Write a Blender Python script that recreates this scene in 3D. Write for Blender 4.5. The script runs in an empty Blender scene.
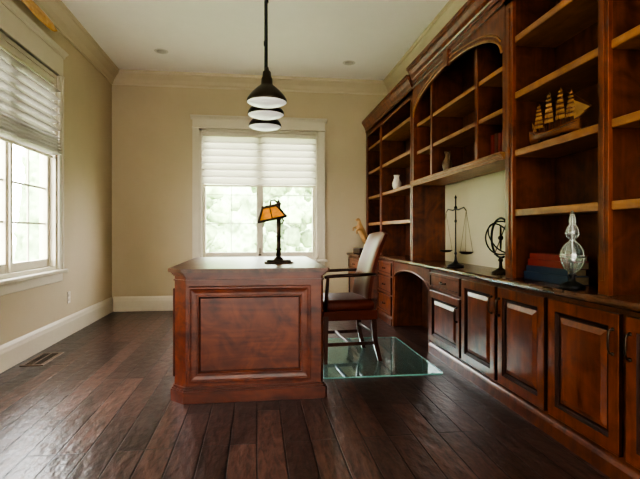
import bpy, bmesh, math, random
from mathutils import Matrix, Vector, noise
random.seed(7)
SC=bpy.context.scene
COL=SC.collection
R=math.radians
# ------------------------------------------------------------------ materials
def _new(name):
    m=bpy.data.materials.new(name); m.use_nodes=True
    nt=m.node_tree; b=nt.nodes['Principled BSDF']
    return m,nt,b
def plain(name,col,rough=.5,metal=0,var=.06,coat=0,scale=8,bump=0,trans=0,emit=0,emitcol=None,ior=None,spec=.5):
    m,nt,b=_new(name); N=nt.nodes;L=nt.links
    tc=N.new('ShaderNodeTexCoord'); nz=N.new('ShaderNodeTexNoise'); nz.inputs['Scale'].default_value=scale; nz.inputs['Detail'].default_value=4
    L.new(tc.outputs['Object'],nz.inputs['Vector'])
    rp=N.new('ShaderNodeValToRGB'); e=rp.color_ramp.elements
    e[0].position=.3; e[1].position=.7
    e[0].color=[max(0,c*(1-var)) for c in col]+[1]; e[1].color=[min(1,c*(1+var)) for c in col]+[1]
    L.new(nz.outputs['Fac'],rp.inputs['Fac']); L.new(rp.outputs['Color'],b.inputs['Base Color'])
    b.inputs['Roughness'].default_value=rough; b.inputs['Metallic'].default_value=metal
    b.inputs['Coat Weight'].default_value=coat; b.inputs['Coat Roughness'].default_value=.15
    b.inputs['Transmission Weight'].default_value=trans; b.inputs['Specular IOR Level'].default_value=spec
    if ior: b.inputs['IOR'].default_value=ior
    if emit:
        b.inputs['Emission Color'].default_value=list(emitcol or col)+[1]; b.inputs['Emission Strength'].default_value=emit
    if bump:
        bp=N.new('ShaderNodeBump'); bp.inputs['Strength'].default_value=bump; bp.inputs['Distance'].default_value=.01
        L.new(nz.outputs['Fac'],bp.inputs['Height']); L.new(bp.outputs['Normal'],b.inputs['Normal'])
    return m
def wood(name,c1,c2,axis='Z',rough=.3,coat=.15,scale=1.0,spec=.5,blotch=.45,dist=.8):
    m,nt,b=_new(name); N=nt.nodes;L=nt.links
    tc=N.new('ShaderNodeTexCoord'); mp=N.new('ShaderNodeMapping')
    s=[14*scale]*3; s['XYZ'.index(axis)]=1.3*scale
    mp.inputs['Scale'].default_value=s; L.new(tc.outputs['Object'],mp.inputs['Vector'])
    nz=N.new('ShaderNodeTexNoise'); nz.inputs['Scale'].default_value=1.6; nz.inputs['Detail'].default_value=8; nz.inputs['Distortion'].default_value=dist
    L.new(mp.outputs['Vector'],nz.inputs['Vector'])
    n2=N.new('ShaderNodeTexNoise'); n2.inputs['Scale'].default_value=6; n2.inputs['Detail'].default_value=3; n2.inputs['Distortion'].default_value=1.5; L.new(tc.outputs['Object'],n2.inputs['Vector'])
    mx=N.new('ShaderNodeMix'); mx.data_type='FLOAT'; mx.inputs['Factor'].default_value=blotch
    L.new(nz.outputs['Fac'],mx.inputs['A']); L.new(n2.outputs['Fac'],mx.inputs['B'])
    rp=N.new('ShaderNodeValToRGB'); e=rp.color_ramp.elements
    e[0].position=.36; e[0].color=list(c1)+[1]; e[1].position=.64; e[1].color=list(c2)+[1]
    L.new(mx.outputs['Result'],rp.inputs['Fac']); L.new(rp.outputs['Color'],b.inputs['Base Color'])
    b.inputs['Roughness'].default_value=rough; b.inputs['Coat Weight'].default_value=coat; b.inputs['Coat Roughness'].default_value=.22
    b.inputs['Specular IOR Level'].default_value=spec
    return m
def floor_mat():
    m,nt,b=_new('dark_plank_floor'); N=nt.nodes;L=nt.links
    tc=N.new('ShaderNodeTexCoord'); mp=N.new('ShaderNodeMapping'); mp.inputs['Rotation'].default_value=(0,0,R(90))
    L.new(tc.outputs['Object'],mp.inputs['Vector'])
    br=N.new('ShaderNodeTexBrick'); br.inputs['Scale'].default_value=1; br.inputs['Brick Width'].default_value=1.15
    br.inputs['Row Height'].default_value=.128; br.inputs['Mortar Size'].default_value=.0045; br.inputs['Mortar Smooth'].default_value=.4
    br.offset=.37; br.offset_frequency=3
    br.inputs['Color1'].default_value=(.072,.037,.029,1); br.inputs['Color2'].default_value=(.022,.0125,.0112,1)
    br.inputs['Mortar'].default_value=(.003,.002,.002,1); br.inputs['Bias'].default_value=-.1
    L.new(mp.outputs['Vector'],br.inputs['Vector'])
    m2=N.new('ShaderNodeMapping'); m2.inputs['Scale'].default_value=(20,3.2,1); L.new(tc.outputs['Object'],m2.inputs['Vector'])
    nz=N.new('ShaderNodeTexNoise'); nz.inputs['Scale'].default_value=1.7; nz.inputs['Detail'].default_value=9; nz.inputs['Distortion'].default_value=1.6
    L.new(m2.outputs['Vector'],nz.inputs['Vector'])
    rp=N.new('ShaderNodeValToRGB'); e=rp.color_ramp.elements; e[0].position=.34;e[0].color=(.33,.33,.33,1); e[1].position=.66;e[1].color=(1.75,1.65,1.6,1)
    L.new(nz.outputs['Fac'],rp.inputs['Fac'])
    mx=N.new('ShaderNodeMix'); mx.data_type='RGBA'; mx.blend_type='MULTIPLY'; mx.inputs['Factor'].default_value=1
    L.new(br.outputs['Color'],mx.inputs['A']); L.new(rp.outputs['Color'],mx.inputs['B']); L.new(mx.outputs['Result'],b.inputs['Base Color'])
    m3=N.new('ShaderNodeMapping'); m3.inputs['Scale'].default_value=(12,5,1); L.new(tc.outputs['Object'],m3.inputs['Vector'])
    n3=N.new('ShaderNodeTexNoise'); n3.inputs['Scale'].default_value=1.8; n3.inputs['Detail'].default_value=4; L.new(m3.outputs['Vector'],n3.inputs['Vector'])
    ad=N.new('ShaderNodeMath'); ad.operation='MULTIPLY_ADD'; ad.inputs[1].default_value=-1.6; L.new(br.outputs['Fac'],ad.inputs[0]); L.new(n3.outputs['Fac'],ad.inputs[2])
    bp=N.new('ShaderNodeBump'); bp.inputs['Strength'].default_value=.8; bp.inputs['Distance'].default_value=.007
    L.new(ad.outputs[0],bp.inputs['Height']); L.new(bp.outputs['Normal'],b.inputs['Normal'])
    rr_=N.new('ShaderNodeMapRange'); rr_.inputs['To Min'].default_value=.24; rr_.inputs['To Max'].default_value=.41
    L.new(nz.outputs['Fac'],rr_.inputs['Value']); L.new(rr_.outputs[0],b.inputs['Roughness'])
    b.inputs['Specular IOR Level'].default_value=.62
    return m
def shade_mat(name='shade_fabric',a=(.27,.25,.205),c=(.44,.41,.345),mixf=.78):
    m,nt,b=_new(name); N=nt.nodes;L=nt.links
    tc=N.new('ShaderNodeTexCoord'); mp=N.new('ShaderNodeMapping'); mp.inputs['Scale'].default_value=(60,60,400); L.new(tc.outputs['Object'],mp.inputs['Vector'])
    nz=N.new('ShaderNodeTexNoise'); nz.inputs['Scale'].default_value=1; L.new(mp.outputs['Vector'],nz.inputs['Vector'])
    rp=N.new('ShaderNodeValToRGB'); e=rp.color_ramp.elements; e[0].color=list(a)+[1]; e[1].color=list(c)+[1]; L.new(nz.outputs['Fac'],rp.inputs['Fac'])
    tr=N.new('ShaderNodeBsdfTranslucent'); df=N.new('ShaderNodeBsdfDiffuse')
    L.new(rp.outputs['Color'],tr.inputs['Color']); L.new(rp.outputs['Color'],df.inputs['Color'])
    ms=N.new('ShaderNodeMixShader'); ms.inputs[0].default_value=mixf
    L.new(tr.outputs[0],ms.inputs[1]); L.new(df.outputs[0],ms.inputs[2]); L.new(ms.outputs[0],N['Material Output'].inputs['Surface'])
    return m
def pane_mat(name,col,base,gain,rough=.02,mixc=(.9,.95,.95),diff=0):
    m,nt,b=_new(name); N=nt.nodes;L=nt.links
    tc=N.new('ShaderNodeTexCoord'); nz=N.new('ShaderNodeTexNoise'); nz.inputs['Scale'].default_value=1.5; L.new(tc.outputs['Object'],nz.inputs['Vector'])
    rp=N.new('ShaderNodeValToRGB'); e=rp.color_ramp.elements; e[0].color=list(col)+[1]; e[1].color=[min(1,c*1.03) for c in col]+[1]; L.new(nz.outputs['Fac'],rp.inputs['Fac'])
    tr=N.new('ShaderNodeBsdfTransparent'); gs=N.new('ShaderNodeBsdfGlossy'); gs.inputs['Roughness'].default_value=rough; gs.inputs['Color'].default_value=list(mixc)+[1]
    L.new(rp.outputs['Color'],tr.inputs['Color'])
    df=N.new('ShaderNodeBsdfDiffuse'); df.inputs['Color'].default_value=(.42,.70,.66,1)
    m0=N.new('ShaderNodeMixShader'); m0.inputs[0].default_value=diff; L.new(tr.outputs[0],m0.inputs[1]); L.new(df.outputs[0],m0.inputs[2])
    lw=N.new('ShaderNodeLayerWeight'); lw.inputs['Blend'].default_value=.5
    pw=N.new('ShaderNodeMath'); pw.operation='POWER'; pw.inputs[1].default_value=4; L.new(lw.outputs['Facing'],pw.inputs[0])
    ma=N.new('ShaderNodeMath'); ma.operation='MULTIPLY_ADD'; ma.inputs[1].default_value=gain; ma.inputs[2].default_value=base; L.new(pw.outputs[0],ma.inputs[0])
    ms=N.new('ShaderNodeMixShader'); L.new(ma.outputs[0],ms.inputs[0]); L.new(m0.outputs[0],ms.inputs[1]); L.new(gs.outputs[0],ms.inputs[2])
    L.new(ms.outputs[0],N['Material Output'].inputs['Surface'])
    return m
M_wall=plain('beige_wall_paint',(.465,.388,.262),.75,var=.02,scale=3)
M_litsplash=plain('lit_backsplash_cream',(.58,.51,.36),.6,var=.02,scale=3)  # wall colour lightened to stand in for light under the bridge
M_ceil=plain('ceiling_paint',(.87,.835,.79),.8,var=.01)
M_trim=plain('cream_trim_paint',(.58,.515,.395),.45,var=.02)
M_wtrim=plain('white_window_paint',(.54,.49,.38),.45,var=.02)
M_crown=plain('crown_paint',(.53,.455,.32),.5,var=.02)
M_floor=floor_mat()
M_shade=shade_mat()
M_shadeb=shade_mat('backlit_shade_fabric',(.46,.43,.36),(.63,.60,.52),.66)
M_fillsheer=shade_mat('fill_sheer_fabric',(.80,.77,.70),(.88,.85,.79),.68)  # translucent fabric of the added fill diffuser
M_pane=pane_mat('window_glass',(.97,.98,.98),.02,.3)
M_mat=pane_mat('clear_mat',(.66,.95,.92),.16,.65,.05,(.80,.98,.96),.17)
M_matedge=plain('green_glass_edge',(.14,.32,.29),.3,var=.1)
M_ch=wood('cherry_wood',(.068,.015,.006),(.215,.055,.018),rough=.29,coat=.10,blotch=.55)
M_chd=wood('dark_cherry_panel',(.045,.012,.006),(.155,.045,.017),rough=.34,coat=.06,blotch=.6)
M_groove=wood('dark_groove_wood',(.012,.004,.003),(.040,.012,.006),coat=0,rough=.5,spec=.25)  # near-black brown wood on panel grooves and outer edges
M_desk=wood('desk_cherry',(.045,.008,.004),(.155,.035,.013),axis='X',rough=.32,coat=0,scale=.7,spec=.4,blotch=.6,dist=1.6)
M_desktrim=wood('desk_moulding',(.050,.011,.006),(.125,.030,.014),axis='X',rough=.30,coat=0,spec=.4)
M_top=wood('dark_polished_top',(.040,.014,.008),(.115,.042,.021),axis='Y',rough=.32,coat=0,spec=.38)
M_ctop=wood('brown_counter_wood',(.060,.022,.012),(.165,.068,.034),axis='Y',rough=.22,coat=0,spec=.5)
M_shelf=wood('shelf_wood',(.19,.074,.026),(.38,.17,.063),axis='Y',rough=.36)  # lighter than the cherry: edge highlight put into the shelf colour
M_black=plain('black_metal',(.012,.012,.013),.35,metal=.6)
M_bronze=plain('dark_bronze',(.04,.028,.018),.4,metal=.8)
M_jug=plain('brown_glazed_jug',(.13,.075,.035),.3,var=.2)
M_brass=plain('antique_brass',(.42,.27,.10),.3,metal=1)
M_silver=plain('bright_silver',(.60,.60,.58),.25,metal=1)
M_pull=plain('antique_pull_metal',(.06,.045,.035),.35,metal=1)
M_leather=plain('chestnut_leather',(.078,.015,.008),.45,var=.08,scale=30,spec=.15)
M_leather2=plain('red_brown_leather_back',(.125,.038,.019),.38,var=.08,scale=18,spec=.14)
M_chwood=wood('chair_wood',(.024,.008,.005),(.068,.021,.012),spec=.3,coat=0)
M_opal=plain('opal_glass',(.80,.79,.75),.3,var=.01,emit=.12,emitcol=(1,.98,.93))
M_amber=plain('amber_mica',(.40,.15,.015),.35,var=.5,scale=22,emit=.16,emitcol=(.90,.36,.04))
M_glass=pane_mat('thin_clear_glass',(.97,.99,.99),.16,.84,.06,(1,1,1),.10)
M_white=plain('white_porcelain',(.72,.68,.60),.3,var=.06)
M_tan=plain('golden_tan_ceramic',(.46,.27,.11),.4,var=.12)
M_page=plain('page_paper',(.30,.23,.14),.8,var=.15,scale=60)
M_red=plain('red_book_cloth',(.20,.012,.012),.55,var=.12)
M_blue=plain('navy_book_cloth',(.016,.035,.085),.5,var=.12)
M_brown=plain('brown_book_cloth',(.13,.04,.025),.55,var=.15)
M_sail=plain('parchment_sail',(.36,.19,.075),.7,var=.25,scale=20)
M_hull=wood('ship_hull_wood',(.11,.032,.012),(.29,.095,.030),axis='Y',scale=4,spec=.25)
M_prop=wood('golden_oak',(.50,.24,.05),(.80,.48,.14),axis='Y',rough=.25,coat=.6)
M_vent=plain('brown_vent_metal',(.19,.125,.09),.4,metal=.2)
M_ventd=plain('vent_slots_dark',(.012,.009,.007),.7)
M_plate=plain('ivory_plastic',(.62,.58,.48),.4)
M_can=plain('can_light_lens',(.50,.48,.44),.5,var=.01)
M_canr=plain('can_light_ring',(.66,.63,.58),.5,var=.01)
M_leaf=plain('spring_foliage',(.27,.36,.18),.9,var=.22,scale=4)
M_hedge=plain('far_foliage',(.30,.39,.22),.9,var=.22,scale=2.2)
M_trunk=wood('tree_bark',(.16,.14,.11),(.25,.21,.17),rough=.9,coat=0)
M_lawn=plain('lawn_grass',(.25,.30,.17),.9,var=.15,scale=2)
# ------------------------------------------------------------------ mesh builder
class MB:
    def __init__(s,M=None): s.bm=bmesh.new(); s.M=M.copy() if M else Matrix()
    def add(s,verts,faces,smooth=False,M=None,mi=None):
        X=s.M@M if M else s.M
        vs=[s.bm.verts.new(X@Vector(v)) for v in verts]
        for k,f in enumerate(faces):
            try:
                fc=s.bm.faces.new([vs[i] for i in f]); fc.smooth=smooth
                if mi and k in mi: fc.material_index=1
            except ValueError: pass
        return s
    def box(s,x0,x1,y0,y1,z0,z1,bev=0,M=None,seg=1):
        t=bmesh.new(); bmesh.ops.create_cube(t,size=1)
        for v in t.verts:
            v.co=Vector(((x0+x1)/2+v.co.x*(x1-x0),(y0+y1)/2+v.co.y*(y1-y0),(z0+z1)/2+v.co.z*(z1-z0)))
        if bev: bmesh.ops.bevel(t,geom=t.edges[:],offset=bev,segments=seg,profile=.5,affect='EDGES')
        t.verts.index_update()
        s.add([v.co.copy() for v in t.verts],[[v.index for v in f.verts] for f in t.faces],seg>1,M); t.free(); return s
    def lathe(s,prof,c=(0,0,0),seg=24,smooth=True,M=None,sx=1,sy=1):
        vs=[];n=len(prof)
        for r,z in prof:
            for k in range(seg):
                a=2*math.pi*k/seg; vs.append((c[0]+r*math.cos(a)*sx,c[1]+r*math.sin(a)*sy,c[2]+z))
        fs=[[i*seg+k,i*seg+(k+1)%seg,(i+1)*seg+(k+1)%seg,(i+1)*seg+k] for i in range(n-1) for k in range(seg)]
        if prof[0][0]>1e-5: fs.append(list(range(seg))[::-1])
        if prof[-1][0]>1e-5: fs.append([(n-1)*seg+k for k in range(seg)])
        s.add(vs,fs,smooth,M); return s
    def sphere(s,c,r,seg=16,sx=1,sy=1,sz=1,M=None):
        n=10; return s.lathe([(max(1e-6,r*math.sin(math.pi*i/n)),-r*sz*math.cos(math.pi*i/n)) for i in range(n+1)],c,seg,True,M,sx,sy)
    def tube(s,pts,r,seg=8,closed=False,M=None,caps=True):
        P=[Vector(p) for p in pts]; n=len(P); rr=r if isinstance(r,(list,tuple)) else [r]*n
        vs=[];u=None
        for i in range(n):
            if closed: t=(P[(i+1)%n]-P[i-1])
            else: t=P[min(i+1,n-1)]-P[max(i-1,0)]
            t.normalize()
            if u is None:
                u=t.cross(Vector((0,0,1)))
                if u.length<.05: u=t.cross(Vector((1,0,0)))
            else: u=u-t*u.dot(t)
            u.normalize(); w=t.cross(u)
            for k in range(seg):
                a=2*math.pi*(k+.5)/seg; vs.append(P[i]+(u*math.cos(a)+w*math.sin(a))*rr[i])
        m=n if closed else n-1
        fs=[[i*seg+k,i*seg+(k+1)%seg,((i+1)%n)*seg+(k+1)%seg,((i+1)%n)*seg+k] for i in range(m) for k in range(seg)]
        if not closed and caps: fs+= [list(range(seg)),[(n-1)*seg+k for k in range(seg)]]
        s.add(vs,fs,seg>4,M); return s
    def ring(s,c,Rr,r,M2=None,seg=32,ts=6):
        M2=M2 or Matrix()
        pts=[Vector(c)+M2@Vector((Rr*math.cos(2*math.pi*k/seg),Rr*math.sin(2*math.pi*k/seg),0)) for k in range(seg)]
        return s.tube(pts,r,ts,True)
    def prism(s,poly,axis,a,b,smooth=False,M=None):
        n=len(poly)
        def mk(p,q):
            return {'X':(q,p[0],p[1]),'Y':(p[0],q,p[1]),'Z':(p[0],p[1],q)}[axis]
        vs=[mk(p,a) for p in poly]+[mk(p,b) for p in poly]
        fs=[[i,(i+1)%n,n+(i+1)%n,n+i] for i in range(n)]+[list(range(n))[::-1],[n+i for i in range(n)]]
        s.add(vs,fs,smooth,M); return s
    def rings(s,x0,x1,z0,z1,prof,y0=0,M=None,dark=()):
        vs=[]
        for i,d in prof:
            vs+=[(x0+i,y0-d,z0+i),(x1-i,y0-d,z0+i),(x1-i,y0-d,z1-i),(x0+i,y0-d,z1-i)]
        n=len(prof); fs=[[j*4+k,j*4+(k+1)%4,(j+1)*4+(k+1)%4,(j+1)*4+k] for j in range(n-1) for k in range(4)]
        fs.append([(n-1)*4+k for k in range(4)]); fs.append([3,2,1,0])
        s.add(vs,fs,False,M,mi={j*4+k for j in dark for k in range(4)}); return s
    def grid(s,fn,nu,nv,smooth=True,M=None):
        vs=[fn(i/nu,j/nv) for i in range(nu+1) for j in range(nv+1)]
        fs=[[i*(nv+1)+j,(i+1)*(nv+1)+j,(i+1)*(nv+1)+j+1,i*(nv+1)+j+1] for i in range(nu) for j in range(nv)]
        s.add(vs,fs,smooth,M); return s
    def arch(s,a0,a1,fz,ztop,q0,q1,n=28,axis='X'):
        A=[a0+(a1-a0)*i/n for i in range(n+1)]
        vs=[]
        for a in A:
            for q in (q0,q1):
                for z in (fz(a),ztop):
                    vs.append((q,a,z) if axis=='X' else (a,q,z))
        fs=[]
        for i in range(n):
            b=i*4;c=b+4
            fs+=[[b,c,c+1,b+1],[b+2,b+3,c+3,c+2],[b,b+2,c+2,c],[b+1,c+1,c+3,b+3]]
        fs+=[[0,1,3,2],[n*4,n*4+2,n*4+3,n*4+1]]
        s.add(vs,fs); return s
    def obj(s,name,mat,parent=None,label=None,cat=None,kind=None,group=None,recalc=True,loc=None,mat2=None):
        if recalc: bmesh.ops.recalc_face_normals(s.bm,faces=s.bm.faces[:])
        me=bpy.data.meshes.new(name); s.bm.to_mesh(me); s.bm.free()
        me.materials.append(mat)
        if mat2: me.materials.append(mat2)
        o=bpy.data.objects.new(name,me); COL.objects.link(o)
        if loc: o.location=loc
        if parent: o.parent=parent
        if label: o['label']=label
        if cat: o['category']=cat
        if kind: o['kind']=kind
        if group: o['group']=group
        return o
def thing(name,label,cat,loc=(0,0,0),rz=0,group=None):
    e=bpy.data.objects.new(name,None); COL.objects.link(e); e.empty_display_size=.1
    e.location=loc; e.rotation_euler=(0,0,rz); e['label']=label; e['category']=cat
    if group: e['group']=group
    return e
def W(T,extra=None):
    m=Matrix.Translation(-Vector(T.location)); return MB(m@extra if extra else m)
FX=Matrix.Rotation(R(-90),4,'Z')   # canonical front(-Y) -> world -X ; x -> -Y
def FXat(X): return Matrix.Translation((X,0,0))@FX
# ------------------------------------------------------------------ room
XL,XR,YB,H=-1.83,1.80,6.40,3.05
YN=-1.6
MB().box(XL-.15,XR+.15,YN-.15,YB+.15,-.1,0).obj('floor',M_floor,kind='structure')
MB().box(XL-.15,XR+.15,YN-.15,YB+.15,H,H+.1).obj('ceiling',M_ceil,kind='structure')
LW=(2.45,4.71,.66,2.45)   # left window opening y0,y1,z0,z1
BW=(-.748,.826,.64,2.36)  # back window x0,x1
w=MB(); w.box(XL-.15,XL,YN,LW[0],0,H); w.box(XL-.15,XL,LW[1],YB+.15,0,H); w.box(XL-.15,XL,LW[0],LW[1],0,LW[2]); w.box(XL-.15,XL,LW[0],LW[1],LW[3],H)
w.obj('wall_left',M_wall,kind='structure')
w=MB(); w.box(XL,BW[0],YB,YB+.15,0,H); w.box(BW[1],XR,YB,YB+.15,0,H); w.box(BW[0],BW[1],YB,YB+.15,0,BW[2]); w.box(BW[0],BW[1],YB,YB+.15,BW[3],H)
w.obj('wall_back',M_wall,kind='structure')
MB().box(XR,XR+.15,YN,YB+.15,0,H).obj('wall_right',M_wall,kind='structure')
MB().box(XL-.15,-1.6,YN-.15,YN,0,H).box(1.6,XR+.15,YN-.15,YN,0,H).box(-1.6,1.6,YN-.15,YN,2.65,H).obj('wall_front',M_wall,kind='structure')  # unseen wall; its wide opening is added to let in fill light
# added sheer diffuser over the unseen opening behind the camera, for soft fill
b=MB(); b.grid(lambda u,v:(-1.66+3.32*u,YN+.06+.03*math.sin(u*90),.02+2.72*v),180,2)
b.obj('fill_sheer',M_fillsheer,label='added cream sheer light diffuser across unseen opening behind the camera',cat='curtain',recalc=False)
b=MB(); b.tube([(-1.72,YN+.06,2.76),(1.7,YN+.06,2.76)],.014,10)
b.obj('fill_sheer_rod',M_bronze,label='dark bronze rod holding the added light diffuser',cat='curtain rod')
bp=[(0,0),(.018,0),(.018,.13),(.014,.15),(.012,.165),(.006,.18),(0,.19)]
MB().prism([(XL+a,b) for a,b in bp],'Y',YN,YB).obj('baseboard_left',M_trim,kind='structure')
MB().prism([(YB-a,b) for a,b in bp],'X',XL+.018,1.2).obj('baseboard_back',M_trim,kind='structure')
cp=[(0,0),(.012,0),(.016,.02),(.03,.035),(.05,.07),(.085,.105),(.10,.125),(.115,.13),(.12,.165),(0,.165)]
z0=H-.165
MB().prism([(XL+a,z0+b) for a,b in cp],'Y',YN,YB).obj('trim_1',M_crown,kind='structure')
MB().prism([(YB-a,z0+b) for a,b in cp],'X',XL+.02,XR-.02).obj('trim_2',M_crown,kind='structure')
MB().prism([(XR-a,z0+b) for a,b in cp],'Y',YN,YB).obj('trim_3',M_crown,kind='structure')
MB().box(XR-.006,XR,2.66,4.46,.735,1.46).obj('trim_6',M_litsplash,kind='structure')  # added wall panel, painted lighter in place of an under-shelf light
# windows (canonical: wall face y=0, room at -y, x along wall)
def window(idx,M,w,z0,z1,ncas,hd,nh,tr,mw=.009):
    f=MB(M); t=.035
    f.box(-w/2,-w/2+t,0,.14,z0,z1); f.box(w/2-t,w/2,0,.14,z0,z1); f.box(-w/2,w/2,0,.14,z1-t,z1); f.box(-w/2,w/2,0,.14,z0,z0+t)
    cw=(w-2*t)/ncas
    g=MB(M)
    for i in range(ncas):
        a=-w/2+t+i*cw; b=a+cw; s=.045
        if i: f.box(a-.018,a+.018,.03,.14,z0,z1)
        f.box(a+.004,a+s,.05,.10,z0+t,z1-t,.004); f.box(b-s,b-.004,.05,.10,z0+t,z1-t,.004)
        f.box(a+s,b-s,.05,.10,z0+t,z0+t+.07,.004); f.box(a+s,b-s,.05,.10,z1-t-.06,z1-t,.004)
        f.box((a+b)/2-mw,(a+b)/2+mw,.068,.082,z0+t+.07,z1-t-.06)
        for k in range(1,nh):
            z=z0+t+.07+(z1-z0-.2)*k/nh; f.box(a+s,b-s,.069,.081,z-mw,z+mw)
        g.box(a+s,b-s,.073,.077,z0+t+.07,z1-t-.06)
    o=f.obj('window_%d'%idx,M_wtrim,kind='structure')
    g.obj('pane',M_pane,parent=o)
    h=MB(M); h.box(-.02,.02,.02,.05,z0+.06,z0+.075,.003); h.tube([(0,.03,z0+.07),(.0,.01,z0+.10),(.0,.0,z0+.16)],.006)
    h.obj('latch',M_bronze,parent=o)
    c=MB(M); cs=.08
    c.box(-w/2-cs,-w/2+.005,-.022,0,z0,z1); c.box(w/2-.005,w/2+cs,-.022,0,z0,z1)
    c.box(-w/2-cs,-w/2-cs+.02,-.032,0,z0,z1); c.box(w/2+cs-.02,w/2+cs,-.032,0,z0,z1)
    c.box(-w/2-cs,w/2+cs,-.024,0,z1,z1+hd-.05); c.box(-w/2-cs-.008,w/2+cs+.008,-.034,0,z1,z1+.02,.004)
    c.prism([(0,z1+hd-.05),(-.03,z1+hd-.05),(-.036,z1+hd-.03),(-.06,z1+hd-.012),(-.062,z1+hd),(0,z1+hd)],'X',-w/2-cs-.025,w/2+cs+.025)
    c.box(-w/2-cs-.03,w/2+cs+.03,-.06,0,z0-.03,z0+.003,.006); c.box(-w/2-cs,w/2+cs,-.02,0,z0-.11,z0-.03,.004)
    c.obj('trim_%d'%tr,M_wtrim,kind='structure')
ML=Matrix.Translation((XL,(LW[0]+LW[1])/2,0))@Matrix.Rotation(R(90),4,'Z')
window(1,ML,LW[1]-LW[0],LW[2],LW[3],3,.24,5,4,.008)
MBk=Matrix.Translation(((BW[0]+BW[1])/2,YB,0))
window(2,MBk,BW[1]-BW[0],BW[2],BW[3],2,.165,4,5,.0035)
def shade(M,loc,w,zt,zb,folds,stack,label,mat,amp):
    T=thing('roman_shade',label,'window shade',loc)
    Mi=Matrix.Translation(-Vector(loc))@M
    b=MB(Mi)
    prof=[]
    hs=(zt-zb-.03*stack)/folds
    for i in range(folds):
        for k in range(8):
            q=k/8; prof.append((.026-amp*q**1.2+(.0),zt-hs*(i+q)))
        prof.append((.026-amp,zt-hs*(i+.95))); prof.append((.0,zt-hs*(i+.96)))
    for i in range(stack):
        for k in range(6):
            q=k/6; prof.append((.018-.065*math.sin(math.pi*q)-.004*i,zt-hs*folds-.03*(i+q)))
    prof.append((.02,zb))
    n=len(prof)-1
    def fn(u,v):
        j=min(n,int(round(v*n))); y,z=prof[j]; x=-w/2+w*u
        return (x,y,z-.012*math.sin(math.pi*u)*(zt-z))
    b.grid(fn,12,n,smooth=False)
    b.obj('fabric',mat,parent=T,recalc=False)
    h=MB(Mi); h.box(-w/2,w/2,.0,.045,zt,zt+.05,.004); h.obj('headrail',M_wtrim,parent=T)
    h=MB(Mi); h.box(-w/2+.01,w/2-.01,.014,.026,zb-.03,zb-.008,.003); h.obj('bottom_rail',M_wtrim,parent=T)
shade(ML,(XL,(LW[0]+LW[1])/2,1.75),LW[1]-LW[0]-.08,2.36,1.71,7,5,'grey beige woven pleated roman shade in tall side window',M_shade,.078)
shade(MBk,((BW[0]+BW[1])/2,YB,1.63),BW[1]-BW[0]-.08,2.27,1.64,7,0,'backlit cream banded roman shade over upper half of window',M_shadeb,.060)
# recessed lights
for i,(x,y) in enumerate([(-1.07,5.6),(1.10,5.69),(-1.07,2.4),(1.0,2.4)]):
    T=thing('recessed_light','round white recessed ceiling light','ceiling light',(x,y,H),group='recessed ceiling lights')
    MB().lathe([(.052,.0),(.075,-.004),(.078,-.001),(.078,0)],seg=28).obj('trim_ring',M_canr,parent=T)
    MB().lathe([(.0001,-.006),(.052,-.006),(.052,0)],seg=28).obj('lens',M_can,parent=T)
# outlet and vent
T=thing('wall_outlet','ivory duplex outlet plate above the baseboard','outlet',(XL,4.98,.37))
MB().box(0,.006,-.036,.036,-.057,.057,.003).obj('cover_plate',M_plate,parent=T)
MB().box(.006,.009,-.017,.017,.008,.035,.002).box(.006,.009,-.017,.017,-.035,-.008,.002).obj('socket',M_wtrim,parent=T)
T=thing('floor_vent','brown metal floor register set in dark planks','floor vent',(-1.68,4.05,0))
MB().box(-.085,.085,-.20,.20,0.0005,.006,.003).obj('cover_plate',M_vent,parent=T)
v=MB()
for k in range(11):
    for s in (-1,1): v.box(s*.032-.024,s*.032+.024,-.165+k*.031,-.165+k*.031+.014,.006,.0075)
v.obj('slots',M_ventd,parent=T)
# propeller decor above side window
T=thing('wooden_propeller','golden oak airplane propeller mounted above window','wall decor',(XL+.03,3.65,2.80))
def blade(u,v,s):
    y=s*(.06+.84*u); wd=.028+.036*math.sin(min(1,u*1.05)*math.pi)**.8
    if u>.9: wd*=max(.12,math.sqrt(1-((u-.9)/.1)**2))
    a=2*math.pi*v; tw=.7*(1-u)
    c=math.cos(a)*wd; d=math.sin(a)*(.014-.006*u)
    return (.03+d*math.cos(tw)-c*math.sin(tw)*.4,y,c*math.cos(tw)+d*math.sin(tw))
for s in (-1,1):
    b=MB(); b.grid(lambda u,v:blade(u,v,s),20,14); b.obj('blade',M_prop,parent=T)
MB(Matrix.Rotation(R(90),4,'Y')).lathe([(.065,-.0),(.07,.02),(.07,.045),(.04,.055),(.02,.06)],seg=24).obj('hub',M_prop,parent=T)
# ------------------------------------------------------------------ desk
TD=thing('desk','cherry executive desk with canted corner and moulded end panel','desk',(-.05,3.6,0))
def outline(e,c=.075,x0=-.49,x1=.40,y0=2.90,y1=4.24,r=.012):
    x0-=e;x1+=e;y0-=e;y1+=e
    k=c+e*.4
    return [(x0+k,y0),(x1-r,y0),(x1,y0+r),(x1,y1-r),(x1-r,y1),(x0+k,y1),(x0,y1-k),(x0,y0+k)]
b=W(TD); b.prism(outline(0,.075),'Z',.08,.755); b.obj('body',M_desk,parent=TD)
b=W(TD); b.prism(outline(.022,.075),'Z',0,.070); b.prism(outline(.015,.075),'Z',.070,.080); b.prism(outline(.007,.075),'Z',.080,.092); b.obj('plinth',M_desktrim,parent=TD)
b=W(TD)
for e,za,zb in [(.006,.715,.723),(.008,.744,.752),(.016,.752,.760),(.022,.760,.766)]: b.prism(outline(e,.075),'Z',za,zb)
b.obj('cornice_moulding',M_desktrim,parent=TD)
b=W(TD); b.prism(outline(.032,.075),'Z',.766,.770); b.prism(outline(.036,.075),'Z',.770,.787); b.prism(outline(.033,.075),'Z',.787,.790)
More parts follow.
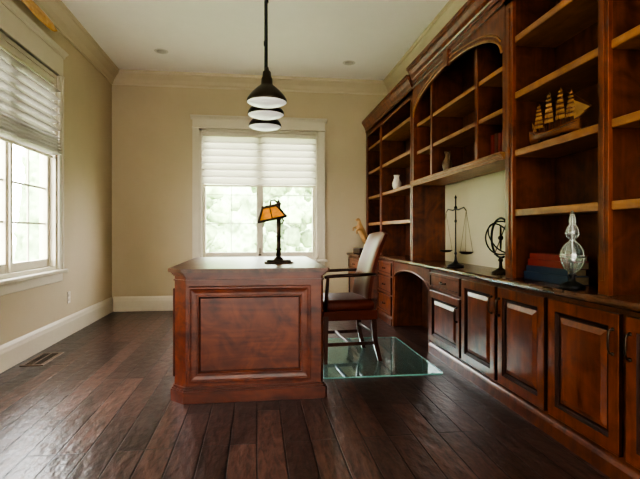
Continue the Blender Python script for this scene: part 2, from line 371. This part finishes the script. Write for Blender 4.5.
b.obj('desk_top',M_top,parent=TD)
pf=[(0,0),(0,.010),(.005,.014),(.014,.014),(.020,.009),(.040,.005),(.052,.005),(.056,.011),(.062,.011),(.068,.003),(.072,.001),(.076,.001)]
b=W(TD); b.rings(-.402,.322,.115,.685,pf,2.90,dark=(0,9)); b.obj('raised_panel',M_desk,parent=TD,mat2=M_groove)
for k in range(3):
    a=2.99+k*.40; b=W(TD,FXat(-.49)); b.rings(-(a+.36),-a,.135,.665,pf,0,dark=(0,9)); b.obj('side_panel',M_desk,parent=TD,mat2=M_groove)
# desk lamp
TL=thing('desk_lamp','bronze desk lamp with dark rimmed amber glass shade','lamp',(.15,3.36,.790))
b=MB(); b.box(-.10,.10,-.065,.065,0,.012,.004); b.box(-.085,.085,-.05,.05,.012,.024,.005); b.lathe([(.035,.024),(.03,.034),(.015,.045),(.010,.06)],seg=16); b.obj('base',M_bronze,parent=TL)
b=MB(); b.lathe([(.018,.05),(.015,.09),(.024,.097),(.015,.105),(.014,.18),(.022,.187),(.014,.195),(.014,.30),(.022,.31),(.014,.32),(.014,.405),(.021,.412),(.012,.425),(.002,.445)],c=(0,0,0),seg=14)
b.tube([(0,0,.415),(-.03,0,.44),(-.055,0,.435),(-.058,0,.40)],.007)
b.tube([(0,0,.27),(.025,-.0,.275),(.036,0,.295),(.025,0,.312)],.005)
b.obj('stem',M_bronze,parent=TL)
Msh=Matrix.Translation((-.050,0,.348))@Matrix.Rotation(R(-12),4,'Y')@Matrix.Diagonal((1.0,.9,.86,1))
b=MB(Msh)
vs=[(-.100,-.105,-.05),(.090,-.105,-.05),(.090,.105,-.05),(-.100,.105,-.05),(-.055,-.042,.05),(.045,-.042,.05),(.045,.042,.05),(-.055,.042,.05)]
b.add(vs,[[0,1,5,4],[1,2,6,5],[2,3,7,6],[3,0,4,7],[4,5,6,7]])
b.obj('lamp_shade',M_amber,parent=TL)
b=MB(Msh)
for i,j in [(0,1),(1,2),(2,3),(3,0),(4,5),(5,6),(6,7),(7,4),(0,4),(1,5),(2,6),(3,7)]: b.tube([vs[i],vs[j]],.008,6)
b.box(-.060,.050,-.047,.047,.048,.066,.004)
b.tube([(-.005,-.107,-.05),(-.005,-.043,.05)],.004,5)
b.obj('shade_frame',M_bronze,parent=TL)
# ------------------------------------------------------------------ pendants
def pendant(y):
    zb=1.862
    T=thing('pendant_lamp','black dome pendant with white glass underside on long rod','pendant lamp',(.065,y,zb),group='row of black dome pendants over the desk')
    MB().lathe([(.131,.004),(.133,.010),(.130,.024),(.118,.044),(.094,.072),(.066,.098),(.045,.114),(.038,.124),(.036,.160),(.030,.172),(.026,.205),(.015,.215),(.011,.235),(.0001,.237)],seg=40).obj('lamp_shade',M_bronze,parent=T)
    MB().lathe([(.0001,-.024),(.05,-.021),(.085,-.015),(.115,-.005),(.130,.003),(.130,.008),(.0001,.010)],seg=40).obj('diffuser',M_opal,parent=T)
    MB().lathe([(.0055,.22),(.0055,.66),(.011,.665),(.011,.70),(.0055,.705),(.0055,H-zb-.03)],seg=10).obj('rod',M_black,parent=T)
    MB().lathe([(.02,H-zb-.035),(.06,H-zb-.02),(.062,H-zb)],seg=24).obj('canopy',M_black,parent=T)
for y in (3.20,3.54,3.94): pendant(y)
# ------------------------------------------------------------------ chair + mat
T=thing('chair_mat','thick clear faintly green glass chair mat on planks','floor mat',(.875,3.85,0))
b=MB(); 
def rr(x,y,r,n=5):
    P=[]
    for cx,cy,a0 in [(x-r,y-r,0),(-x+r,y-r,90),(-x+r,-y+r,180),(x-r,-y+r,270)]:
        for k in range(n+1):
            a=R(a0+90*k/n); P.append((cx+r*math.cos(a),cy+r*math.sin(a)))
    return P
o=rr(.435,.60,.03)
b.add([(x,y,.010) for x,y in o],[list(range(len(o)))]); b.obj('mat_surface',M_mat,parent=T)
b=MB(); n=len(o); o2=[(x*1.005,y*1.004) for x,y in o]
vs=[(x,y,.001) for x,y in o]+[(x,y,.001) for x,y in o2]+[(x,y,.011) for x,y in o2]+[(x,y,.011) for x,y in o]
b.add(vs,[[k*n+i,k*n+(i+1)%n,((k+1)%4)*n+(i+1)%n,((k+1)%4)*n+i] for k in range(4) for i in range(n)]); b.obj('mat_edge',M_matedge,parent=T)
TC=thing('armchair','wooden open armchair with red-brown leather seat and back','chair',(.685,3.83,.0105),R(-86))
def leg(pts,wd):
    b=MB(); n=len(pts); vs=[]
    for (x,y,z),h in zip(pts,wd):
        vs+=[(x-h,y-h,z),(x+h,y-h,z),(x+h,y+h,z),(x-h,y+h,z)]
    fs=[[j*4+k,j*4+(k+1)%4,(j+1)*4+(k+1)%4,(j+1)*4+k] for j in range(n-1) for k in range(4)]+[[0,1,2,3],[(n-1)*4+k for k in range(4)]]
    b.add(vs,fs); b.obj('leg',M_chwood,parent=TC)
for sx in (-1,1):
    leg([(sx*.230,-.19,0),(sx*.230,-.19,.2),(sx*.230,-.19,.36)],[.014,.018,.021])
    leg([(sx*.220,.245,0),(sx*.220,.205,.15),(sx*.220,.185,.38),(sx*.220,.20,.48)],[.015,.018,.020,.018])
b=MB()
for sx in (-1,1): b.box(sx*.230-.009,sx*.230+.009,-.19,.20,.13,.156,.003)
b.box(-.230,.230,-.012,.012,.134,.155,.003); b.box(-.22,.22,.195,.213,.20,.225,.003)
b.obj('stretcher',M_chwood,parent=TC)
b=MB(); b.box(-.25,.25,-.212,.218,.325,.40,.006); b.obj('seat_rail',M_leather,parent=TC)
b=MB(); b.box(-.255,.255,-.222,.205,.385,.480,.042,seg=5); b.obj('seat',M_leather,parent=TC)
def back(u,v,f):
    z=.425+.555*v; x=(-.225+.45*u)*(1-.10*v); y=.145+.145*v**1.3+ .03*math.sin(math.pi*u)-.018*math.sin(math.pi*v)
    top=.020*math.sin(math.pi*u)*v
    th=.024*(1-(2*u-1)**6)*(1-(2*v-1)**8)
    return (x,y-(th if f else -.026),z+top)
b=MB(); b.grid(lambda u,v:back(u,v,1),16,16); b.obj('backrest',M_leather2,parent=TC,recalc=False)
b=MB(); b.grid(lambda u,v:back(u,v,0),16,16)
for sx in (0,1):
    b.grid(lambda u,v:(lambda p,q:(p[0],p[1]*(1-u)+q[1]*u,p[2]))(back(sx,v,1),back(sx,v,0)),2,16)
b.grid(lambda u,v:(lambda p,q:(p[0],p[1]*(1-u)+q[1]*u,p[2]))(back(v,1,1),back(v,1,0)),2,16)
b.obj('back_shell',M_leather,parent=TC)
for sx in (-1,1):
    b=MB(); x=sx*.252
    b.tube([(sx*.222,.205,.67),(x,.15,.672),(x,.0,.668),(x,-.12,.664),(x,-.18,.660),(x,-.20,.655)],[.011,.012,.013,.013,.013,.011],8)
    b.tube([(x,-.175,.655),(x,-.178,.60),(x,-.185,.52),(x-.01*sx,-.19,.40)],[.012,.012,.013,.015],8)
    b.obj('armrest',M_chwood,parent=TC)
# ------------------------------------------------------------------ built-in cabinetry
XF=1.45  # base cabinet face
ZC=.735
dpf=[(0,0),(0,.018),(.004,.021),(.055,.021),(.060,.015),(.066,.012),(.070,.007),(.080,.007),(.106,.017),(.110,.017)]
dpf2=[(0,0),(0,.018),(.004,.021),(.022,.021),(.026,.016),(.030,.016)]
def pull_v(T,door,X,y,z):
    b=W(T); b.tube([(X,y,z-.050),(X-.018,y,z-.046),(X-.024,y,z-.03),(X-.024,y,z+.03),(X-.018,y,z+.046),(X,y,z+.050)],.0045,8)
    b.sphere((X-.004,y,z-.050),.008,8); b.sphere((X-.004,y,z+.050),.008,8); b.obj('handle',M_pull,parent=door)
def pull_h(T,door,X,y,z):
    b=W(T); b.tube([(X,y-.045,z),(X-.018,y-.040,z),(X-.022,y-.02,z-.004),(X-.022,y+.02,z-.004),(X-.018,y+.040,z),(X,y+.045,z)],.0045,8)
    b.sphere((X-.004,y-.045,z),.008,8); b.sphere((X-.004,y+.045,z),.008,8); b.obj('handle',M_pull,parent=door)
def cabinet(y0,y1,spec,label,X=XF,handle='lo'):
    T=thing('base_cabinet',label,'cabinet',(X,(y0+y1)/2,0))
    b=W(T); b.box(X,XR-.005,y0,y1,.0,.700)
    b.obj('body',M_chd,parent=T)
    b=W(T); b.prism([(X,0),(X-.02,0),(X-.02,.06),(X-.014,.072),(X-.008,.08),(X,.085)],'Y',y0,y1); b.obj('plinth',M_chd,parent=T)
    for kind,za,zb,side in spec:
        a=y0+.018; c=y1-.018
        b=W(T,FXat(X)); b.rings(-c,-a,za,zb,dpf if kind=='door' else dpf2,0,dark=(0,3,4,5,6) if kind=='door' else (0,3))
        d=b.obj(kind,M_ch,parent=T,mat2=M_groove)
        if kind=='door': pull_v(T,d,X-.021,(a+.028 if side=='n' else c-.028),zb-.115)
        else: pull_h(T,d,X-.016,(a+c)/2,(za+zb)/2)
    return T
cabinet(3.25,3.88,[('drawer',.545,.675,''),('door',.105,.525,'n')],'cherry base cabinet with one drawer over a panelled door')
cabinet(2.735,3.25,[('door',.105,.675,'n')],'cherry base cabinet with tall raised panel door')
cabinet(2.23,2.735,[('door',.105,.675,'f')],'cherry base cabinet with tall raised panel door')
cabinet(1.725,2.23,[('door',.105,.675,'n')],'cherry base cabinet with raised panel door and bronze pull')
cabinet(1.22,1.725,[('door',.105,.675,'f')],'cherry base cabinet with raised panel door and bronze pull')
cabinet(5.02,5.62,[('drawer',.535,.675,''),('drawer',.33,.515,''),('drawer',.105,.31,'')],'cherry base cabinet with three stacked drawers')
cabinet(5.62,6.38,[('drawer',.535,.675,''),('door',.105,.515,'n')],'deep cherry base cabinet against the window wall',X=1.24)
# knee hole
T=thing('kneehole_surround','arched cherry kneehole front between base cabinets','cabinet',(XF,4.45,0))
def ka(y):
    u=(y-4.45)/.53; return .50+.125*math.sqrt(max(0,1-u*u)) if abs(u)<1 else 0
b=W(T); b.arch(3.92,4.98,ka,.70,XF,XF+.03); b.box(XF-.01,XF+.03,3.885,3.92,0,.70,.004); b.box(XF-.01,XF+.03,4.98,5.015,0,.70,.004); b.obj('arched_apron',M_ch,parent=T)
b=W(T); b.box(XR-.03,XR-.005,3.885,5.015,0,.70); b.box(XF+.03,XR-.03,3.885,3.90,0,.70); b.box(XF+.03,XR-.03,5.0,5.015,0,.70); b.obj('interior_panel',M_chd,parent=T)
pts=[(XF-.004,4.45-.53*math.cos(math.pi*k/24),.50+.125*math.sin(math.pi*k/24)+.006) for k in range(25)]
b=W(T); b.tube(pts,.008,6); b.obj('arch_bead',M_ch,parent=T)
# countertop
b=MB(Matrix.Translation((-1.6,-3.8,-.70)))
def ctop(x,y0,y1): b.prism([(XR-.007,.70)]+[(x+a,z) for a,z in [(.016,.70),(.010,.704),(.004,.710),(0,.718),(.002,.728),(.010,.735)]]+[(XR-.007,.735)],'Y',y0,y1)
ctop(1.405,1.20,5.62); ctop(1.20,5.62,6.39)
b.obj('countertop',M_ctop,label='long polished brown wood countertop over base cabinets',cat='countertop',loc=(1.6,3.8,.70))
# shelf towers
XT=1.47
crown=[(0,0),(-.010,0),(-.012,.018),(-.008,.03),(-.016,.04),(-.026,.07),(-.046,.10),(-.050,.115),(-.060,.12),(-.063,.145),(0,.145)]
SH=[1.135,1.48,1.815,2.14]
def tower(y0,y1,div,label,ZT):
    T=thing('bookcase',label,'bookcase',(XT,(y0+y1)/2,ZC))
    b=W(T); xb=XR-.025
    b.box(xb,XR-.004,y0,y1,ZC,ZT+.12)
    b.obj('back_panel',M_chd,parent=T)
    e=[y0]+div+[y1]
    for a,c in [(y0,y0+.03),(y1-.03,y1)]+[(d-.015,d+.015) for d in div]:
        b=W(T); b.box(XT+.02,xb,a,c,ZC,ZT-.03); b.obj('side_panel',M_chd,parent=T)
    b=W(T)
    b.box(XT,xb,y0,y1,ZT-.03,ZT)
    for i,d in enumerate(e):
        if i==0: a,c=y0,y0+.075
        elif i==len(e)-1: a,c=y1-.085,y1
        else: a,c=d-.032,d+.032
        b.box(XT,XT+.022,a,c,ZC,ZT,.002)
        m=(a+c)/2
        b.box(XT-.006,XT,m-.012,m+.012,ZC+.06,ZT-.10,.002)
    b.box(XT,XT+.022,y0,y1,ZT-.07,ZT+.13)
    b.obj('face_frame',M_ch,parent=T)
    for i in range(len(e)-1):
        a=e[i]+(.03 if i==0 else .015); c=e[i+1]-(.03 if i==len(e)-2 else .015)
        for z in SH:
            s=W(T); s.box(XT+.024,xb,a,c,z-.030,z,.002); s.box(XT+.012,XT+.026,a+.045*(i==0)+.017*(i>0),c-.055*(i==len(e)-2)-.017*(i<len(e)-2),z-.038,z+.001,.004)
            s.obj('shelf',M_shelf,parent=T)
    s=W(T); s.prism([(XT+a,ZT+z) for a,z in crown],'Y',y0,y1); s.box(XT,XR-.004,y0,y1,ZT+.13,ZT+.144); s.obj('crown_moulding',M_ch,parent=T)
    return T
tower(1.10,2.70,[1.882],'tall cherry bookcase standing on the countertop',2.42)
tower(4.42,6.38,[5.62],'tall cherry bookcase beside the window wall',2.36)
# bridge
ZT=2.42
T=thing('arched_bridge_shelf','arched cherry bridge shelving between two bookcases','shelving',(XT,3.56,1.45))
y0,y1=2.702,4.418; xb=XR-.025
b=W(T); b.box(xb,XR-.004,y0,y1,1.462,ZT+.12); b.obj('back_panel',M_chd,parent=T)
b=W(T); b.box(XT-.02,xb,y0,y1,1.455,1.482,.003); b.box(XT-.03,XT+.02,y0,y1,1.472,1.488,.004); b.box(XT-.012,XT+.01,y0,y1,1.44,1.456,.003); b.obj('shelf',M_shelf,parent=T)
for d in (3.13,3.99):
    b=W(T); b.box(XT+.03,xb,d-.013,d+.013,1.482,ZT-.02); b.obj('divider',M_chd,parent=T)
    b=W(T); b.box(XT+.022,XT+.032,d-.022,d+.022,1.488,2.30,.002); b.obj('stile',M_ch,parent=T)
for a,c in ((y0,y0+.03),(y1-.03,y1)):
    b=W(T); b.box(XT,xb,a,c,1.488,ZT); b.obj('side_panel',M_ch,parent=T)
for z in (1.77,2.03):
    for a,c in ((y0+.03,3.117),(3.143,3.977),(4.003,y1-.03)):
        s=W(T); s.box(XT+.036,xb,a,c,z-.025,z,.002); s.box(XT+.030,XT+.038,a,c,z-.030,z+.001,.002); s.obj('shelf',M_shelf,parent=T)
ym=3.56; hw=.83
def arcz(y):
    u=(y-ym)/hw; return 2.09+.22*math.sqrt(max(0,1-u*u*.98)) 
b=W(T); b.arch(y0+.03,y1-.03,arcz,ZT,XT,XT+.022,n=36); b.box(XT,XT+.022,y0,y1,ZT,ZT+.13); b.obj('arched_face',M_ch,parent=T)
b=W(T)
P=[(XT-.004,ym+hw*.995*math.cos(math.pi*k/36),2.09+.222*math.sin(math.pi*k/36)+.0) for k in range(37)]
b.tube(P,.010,6); P2=[(x,y,z+.035) for x,y,z in P]; b.tube(P2[2:-2],.007,6)
b.obj('arch_bead',M_shelf,parent=T)
b=W(T); b.prism([(ym-.03,2.29),(ym+.03,2.29),(ym+.045,2.41),(ym-.045,2.41)],'X',XT-.025,XT); b.obj('keystone',M_ch,parent=T)
s=W(T); s.prism([(XT+a,ZT+z) for a,z in crown],'Y',y0,y1); s.box(XT,XR-.004,y0,y1,ZT+.13,ZT+.144); s.box(XT-.014,XT,y0,y1,ZT-.05,ZT-.036,.002); s.obj('crown_moulding',M_ch,parent=T)
# ------------------------------------------------------------------ accessories
def book(loc,L,Wd,Th,mat,label,group=None,rz=0,upright=False):
    T=thing('book',label,'book',loc,rz,group)
    M=Matrix()
    if upright: M=Matrix.Rotation(R(90),4,'X')@Matrix.Translation((0,L/2,-Th/2))
    b=MB(M); b.box(0,Wd,-L/2,L/2,0,.003); b.box(0,Wd,-L/2,L/2,Th-.003,Th); b.box(-.003,.001,-L/2,L/2,0,Th,.001)
    b.obj('cover',mat,parent=T)
    b=MB(M); b.box(.002,Wd-.006,-L/2+.004,L/2-.004,.003,Th-.003); b.obj('pages',M_page,parent=T)
    return T
z=ZC+.0005
book((1.545,2.42,z),.40,.12,.044,M_blue,'large navy blue clothbound book at bottom of stack','stacked books in the bookcase')
book((1.548,2.415,z+.045),.37,.11,.036,M_blue,'navy blue clothbound book in middle of stack','stacked books in the bookcase')
book((1.540,2.385,z+.082),.37,.11,.036,M_red,'thick deep red clothbound book near top of stack','stacked books in the bookcase')
book((1.545,2.39,z+.119),.34,.11,.032,M_red,'thick deep red clothbound book on top of stack','stacked books in the bookcase')
for k,(m,th,h) in enumerate([(M_red,.035,.17),(M_brown,.028,.16),(M_red,.04,.175),(M_red,.03,.165),(M_brown,.035,.17),(M_red,.04,.17)]):
    book((1.57,2.80+.05*k,1.4885),h,.13,th,m,'upright red and brown clothbound book','upright books on the bridge shelf',upright=True)
# glass finial sculpture
T=thing('glass_finial','clear glass orb ornament in silver frame on short stand','ornament',(1.475,2.09,ZC+.0005)); T.scale=(1.05,1.05,1.10)
MB().lathe([(.052,0),(.052,.014),(.044,.020),(.034,.026),(.014,.036),(.012,.052),(.020,.060),(.010,.068)],seg=24).obj('pedestal',M_black,parent=T)
gp=[(.010,.066),(.016,.072),(.036,.088),(.049,.112),(.053,.138),(.049,.164),(.036,.188),(.016,.204),(.012,.212),(.024,.222),(.030,.240),(.024,.262),(.012,.278),(.016,.290),(.012,.306),(.004,.335),(.0001,.34)]
MB().lathe(gp,seg=20).obj('glass_orb',M_glass,parent=T)
b=MB()
for r,q in ((.054,.138),(.031,.240),(.013,.208)): b.ring((0,0,q),r,.0022)
for k in range(2):
    a=math.pi*k/2+.4
    for sg in (1,-1): b.tube([(sg*(r+.001)*math.cos(a),sg*(r+.001)*math.sin(a),q) for r,q in gp[:-1]],.0014,5)
b.obj('metal_frame',M_silver,parent=T)
MB().sphere((0,0,.125),.014).tube([(0,0,.066),(0,0,.32)],.0035,6).obj('inner_stem',M_silver,parent=T)
# balance scale
T=thing('balance_scale','thin black balance scale with hanging pans','scale',(1.53,3.56,ZC+.0005)); T.scale=(1,1,1.32)
MB().lathe([(.065,0),(.065,.010),(.050,.016),(.022,.024),(.010,.040),(.006,.07),(.011,.08),(.006,.09),(.0045,.26),(.010,.27),(.005,.28),(.0045,.34),(.012,.345),(.012,.352),(.005,.36),(.005,.40),(.009,.41),(.0001,.425)],seg=20).obj('column',M_black,parent=T)
b=MB(); b.tube([(0,-.19,.325),(0,-.15,.345),(0,-.05,.335),(0,0,.342),(0,.05,.335),(0,.15,.345),(0,.19,.325)],[.003,.0035,.004,.005,.004,.0035,.003],8); b.obj('beam',M_black,parent=T)
for s in (-1,1):
    b=MB(); c=(0,s*.19,.09)
    b.lathe([(.0001,-.010),(.035,-.007),(.052,.003),(.054,.005),(.034,-.004),(.0001,-.007)],c=c,seg=20)
    for k in range(3):
        a=2*math.pi*k/3; b.tube([(0,s*.19,.325),(.051*math.cos(a),s*.19+.051*math.sin(a),.095)],.0010,5)
    b.obj('pan',M_bronze,parent=T)
# armillary
T=thing('armillary_sphere','dark iron open armillary with curved rings on pedestal','ornament',(1.57,2.94,ZC+.0005)); T.scale=(1.05,1.05,1.08)
MB().lathe([(.055,0),(.055,.01),(.035,.02),(.012,.035),(.009,.07),(.016,.08),(.008,.10)],seg=18).obj('pedestal',M_bronze,parent=T)
def arc(b,c,rad,a0,a1,r,M2,n=28):
    b.tube([Vector(c)+M2@Vector((rad*math.cos(a0+(a1-a0)*k/n),rad*math.sin(a0+(a1-a0)*k/n),0)) for k in range(n+1)],r,6)
b=MB(); c=(0,0,.215)
Myn=Matrix(((0,0,1),(-1,0,0),(0,1,0)))
arc(b,c,.118,R(60),R(290),.007,Myn)
b.ring(c,.100,.0045,Matrix.Rotation(R(35),3,'Z')@Myn)
b.ring(c,.098,.004,Matrix.Rotation(R(60),3,'X')@Matrix.Rotation(R(20),3,'Y'))
b.ring(c,.070,.004,Matrix.Rotation(R(-30),3,'Z')@Myn)
b.tube([(0,.08,.11),(0,-.09,.33)],.003,6); b.obj('rings',M_black,parent=T)
MB().sphere(c,.016).obj('core_ball',M_bronze,parent=T)
# vases
T=thing('brown_jug','small dark brown glazed jug with handle on shelf','jug',(1.56,3.80,1.4885)); T.scale=(1.15,1.15,1.12)
MB().lathe([(.026,0),(.028,.006),(.022,.015),(.032,.045),(.037,.070),(.030,.095),(.017,.118),(.015,.140),(.022,.165),(.018,.165),(.011,.15)],seg=20).tube([(.0,-.016,.155),(0,-.046,.145),(0,-.052,.11),(0,-.033,.08)],.005,6).obj('body',M_jug,parent=T)
T=thing('white_pitcher','white porcelain pitcher on bookcase shelf','pitcher',(1.56,5.25,1.4815))
MB().lathe([(.030,0),(.034,.01),(.050,.05),(.052,.08),(.034,.12),(.028,.145),(.036,.17),(.030,.17),(.022,.145)],seg=20).obj('body',M_white,parent=T)
MB().tube([(0,-.03,.155),(0,-.07,.14),(0,-.075,.10),(0,-.046,.07)],.006,6).obj('handle',M_white,parent=T)
# horse figurine
T=thing('horse_figurine','golden tan rearing horse figurine on dark wooden plinth','figurine',(1.36,6.12,ZC+.0005),R(-60)); T.scale=(1.35,1.35,1.35)
MB().box(-.05,.05,-.08,.08,0,.05,.006).obj('plinth',M_chwood,parent=T)
def skin(name,verts,edges,rad,mat,parent,sub=2):
    me=bpy.data.meshes.new(name); me.from_pydata(verts,edges,[]); o=bpy.data.objects.new(name,me); COL.objects.link(o); o.parent=parent
    md=o.modifiers.new('Skin','SKIN'); 
    for i,r in enumerate(rad): me.skin_vertices[0].data[i].radius=(r,r)
    me.skin_vertices[0].data[0].use_root=True
    s=o.modifiers.new('Sub','SUBSURF'); s.levels=sub; s.render_levels=sub
    me.materials.append(mat); return o
# rearing: hindquarters low, chest high
hv=[(0,.035,.165),(0,.0,.205),(0,-.03,.245),(0,-.04,.29),(0,-.05,.33),(0,-.085,.315),
 (.022,.03,.125),(.022,.055,.095),(.022,.04,.052),(-.022,.03,.125),(-.022,.055,.095),(-.022,.04,.052),
 (.02,-.065,.235),(.02,-.095,.215),(.02,-.085,.185),(-.02,-.065,.25),(-.02,-.10,.245),(-.02,-.10,.215),(0,.065,.165),(0,.085,.13),(0,.085,.09)]
he=[(0,1),(1,2),(2,3),(3,4),(4,5),(0,6),(6,7),(7,8),(0,9),(9,10),(10,11),(2,12),(12,13),(13,14),(2,15),(15,16),(16,17),(0,18),(18,19),(19,20)]
hr=[.032,.030,.030,.019,.017,.010,.018,.009,.008,.018,.009,.008,.011,.008,.007,.011,.008,.007,.009,.010,.006]
skin('horse_body',hv,he,hr,M_tan,T)
# sailing ship
TS=thing('model_sailing_ship','four masted wooden model ship with many small parchment sails','ship model',(1.55,2.34,1.4825)); TS.scale=(1.2,1.48,1.08)
def hull(u,v):
    y=.140-.28*u
    wv=.026*(max(0,1-abs(2*u-.9)**3))**.6+.004
    zt=.050+.024*(2*u-1)**2+ (.012 if u<.18 else 0)
    a=math.pi*v
    x=wv*math.cos(a); z=zt-(zt-.016)*math.sin(a)**.7
    return (x,y,z)
b=MB(); b.grid(hull,24,12); b.grid(lambda u,v:(hull(u,0)[0]*(1-2*v),hull(u,0)[1],hull(u,0)[2]-.006),24,2); b.obj('hull',M_hull,parent=TS)
b=MB()
for sx in (-1,1): b.tube([(sx*(abs(hull(k/20,0)[0])+.001),hull(k/20,0)[1],hull(k/20,0)[2]-.010) for k in range(1,20)],.0016,5)
b.obj('wale',M_chwood,parent=TS)
b=MB(); b.box(-.025,.025,-.07,-.06,0,.022,.002); b.box(-.025,.025,.06,.07,0,.022,.002); b.box(-.03,.03,-.10,.10,-.0,.006,.002); b.obj('stand',M_chwood,parent=TS)
for y,h in [(-.092,.205),(-.035,.234),(.030,.238),(.092,.202)]:
    b=MB(); b.tube([(0,y,.04),(0,y,h+.012)],[.003,.0015],6)
    LV=[(.36,.022),(.50,.021),(.64,.018),(.77,.015),(.89,.012),(.99,.009)]
    for q,wd in LV:
        z=.05+(h-.05)*q; b.tube([(wd*.35,y-wd*.85,z),(-wd*.35,y+wd*.85,z)],.0016,5)
    b.obj('mast',M_hull,parent=TS)
    for q,wd in LV:
        z1=.05+(h-.05)*q; hh=(h-.05)*(.105 if q<.7 else .085 if q<.8 else .070)
        def sf(u,v,wd=wd,z1=z1,hh=hh,y=y):
            s=(2*u-1); k=.007*math.sin(math.pi*v)*math.cos(s*1.2)
            return (-s*wd*.30*(1+.15*v)-.003-k,y+s*wd*.72*(1+.15*v)-k*.6-.001,z1-hh*v)
        s=MB(); s.grid(sf,8,6); s.obj('sail',M_sail,parent=TS,recalc=False)
b=MB(); b.tube([(0,-.12,.070),(0,-.19,.105)],[.003,.0015],6); 
for a,c in [((0,-.19,.105),(0,-.092,.20)),((0,-.092,.20),(0,-.035,.23)),((0,.03,.235),(0,.092,.195)),((0,.092,.195),(0,.14,.08))]+[((sx*.024,y+d,.055),(0,y,h)) for sx in (-1,1) for y,h in ((-.092,.18),(-.035,.21),(.03,.21),(.092,.175)) for d in (-.010,.005,.020)]:
    b.tube([a,c],.0009,4)
b.obj('bowsprit_rigging',M_hull,parent=TS)
for k,(a,h,q) in enumerate([((-.185,.103),(-.10,.165),.09),((-.16,.09),(-.098,.135),.075),((.105,.075),(.135,.085),.14)]):
    s=MB(); s.add([(0,a[0],a[1]),(0,h[0],h[1]),(0.006,(a[0]+h[0])/2+.03,q)],[[0,1,2]]); s.obj('sail',M_sail,parent=TS,recalc=False)
# ------------------------------------------------------------------ outdoors
MB().box(-60,40,YB+.2,70,-.7,-.6).box(-60,XL-.2,-20,YB+.2,-.7,-.6).obj('lawn',M_lawn,label='green lawn outside the windows',cat='lawn')
def tree(x,y,h,s):
    T=thing('tree','leafy green tree standing on the lawn','tree',(x,y,-.595),random.random()*6,group='trees outside the windows')
    MB().tube([(0,0,.01),(.05,0,h*.3),(-.05,.05,h*.6)],[.16,.13,.08],8).obj('trunk',M_trunk,parent=T)
    b=MB()
    for k in range(60):
        t=bmesh.new(); rad=s*random.uniform(.10,.26); bmesh.ops.create_icosphere(t,subdivisions=3,radius=rad)
        c=Vector((random.uniform(-s,s)*.9,random.uniform(-s,s)*.75,max(rad*1.5+.1,h*random.uniform(.15,1))))
        for v in t.verts: v.co=v.co*(1+.35*noise.noise(v.co*3+c)+.45*noise.noise(v.co*13+c))+c
        t.verts.index_update(); b.add([v.co.copy() for v in t.verts],[[v.index for v in f.verts] for f in t.faces],True); t.free()
    b.obj('foliage',M_leaf,parent=T)
for x,y,h,s in [(-3.0,20,5.0,1.9),(1.0,22,4.6,1.8),(4.4,20,5.4,1.9),(-9,13.5,5,2.0),(-11,7.5,5.2,2.2)]:
    tree(x,y,h,s)
def hedge(p0,p1,h,label):
    d=(Vector(p1)-Vector(p0)); nrm=Vector((d.y,-d.x,0)).normalized()
    def f(u,v):
        p=Vector(p0)+d*u; top=h*(1+.35*noise.noise(Vector((u*14,3,0)))+.2*noise.noise(Vector((u*70,9,0))))
        z=top*v; q=p+nrm*(.6*noise.noise(Vector((u*40,z*.9,0)))+.3*noise.noise(Vector((u*160,z*3.5,5)))-1.5*v)
        return (q.x,q.y,-.595+z)
    b=MB(); b.grid(f,320,50); b.obj('treeline',M_hedge,label=label,cat='trees',recalc=False)['kind']='stuff'
hedge((-14,30,0),(22,30,0),7.5,'distant line of pale green trees beyond the lawn')
hedge((-22,0,0),(-16,30,0),7.5,'line of pale green trees beside the house')
# ------------------------------------------------------------------ light, world, camera
wd=bpy.data.worlds.new('World'); SC.world=wd; wd.use_nodes=True
nt=wd.node_tree; bg=nt.nodes['Background']
tc=nt.nodes.new('ShaderNodeTexCoord'); sp=nt.nodes.new('ShaderNodeSeparateXYZ'); rp=nt.nodes.new('ShaderNodeValToRGB')
nt.links.new(tc.outputs['Generated'],sp.inputs[0]); nt.links.new(sp.outputs['Z'],rp.inputs['Fac'])
e=rp.color_ramp.elements; e[0].color=(1,.98,.95,1); e[1].color=(.90,.94,1,1); nt.links.new(rp.outputs['Color'],bg.inputs['Color'])
bg.inputs['Strength'].default_value=12
cam=bpy.data.cameras.new('Camera'); co=bpy.data.objects.new('Camera',cam); COL.objects.link(co)
co.location=(0,0,1.0); co.rotation_euler=(R(90),0,R(-7.48)); cam.lens=27; cam.sensor_width=36; cam.shift_y=-.0102; cam.clip_start=.05
SC.camera=co
SC.view_settings.view_transform='AgX'
SC.view_settings.look='AgX - High Contrast'
SC.view_settings.exposure=1.12
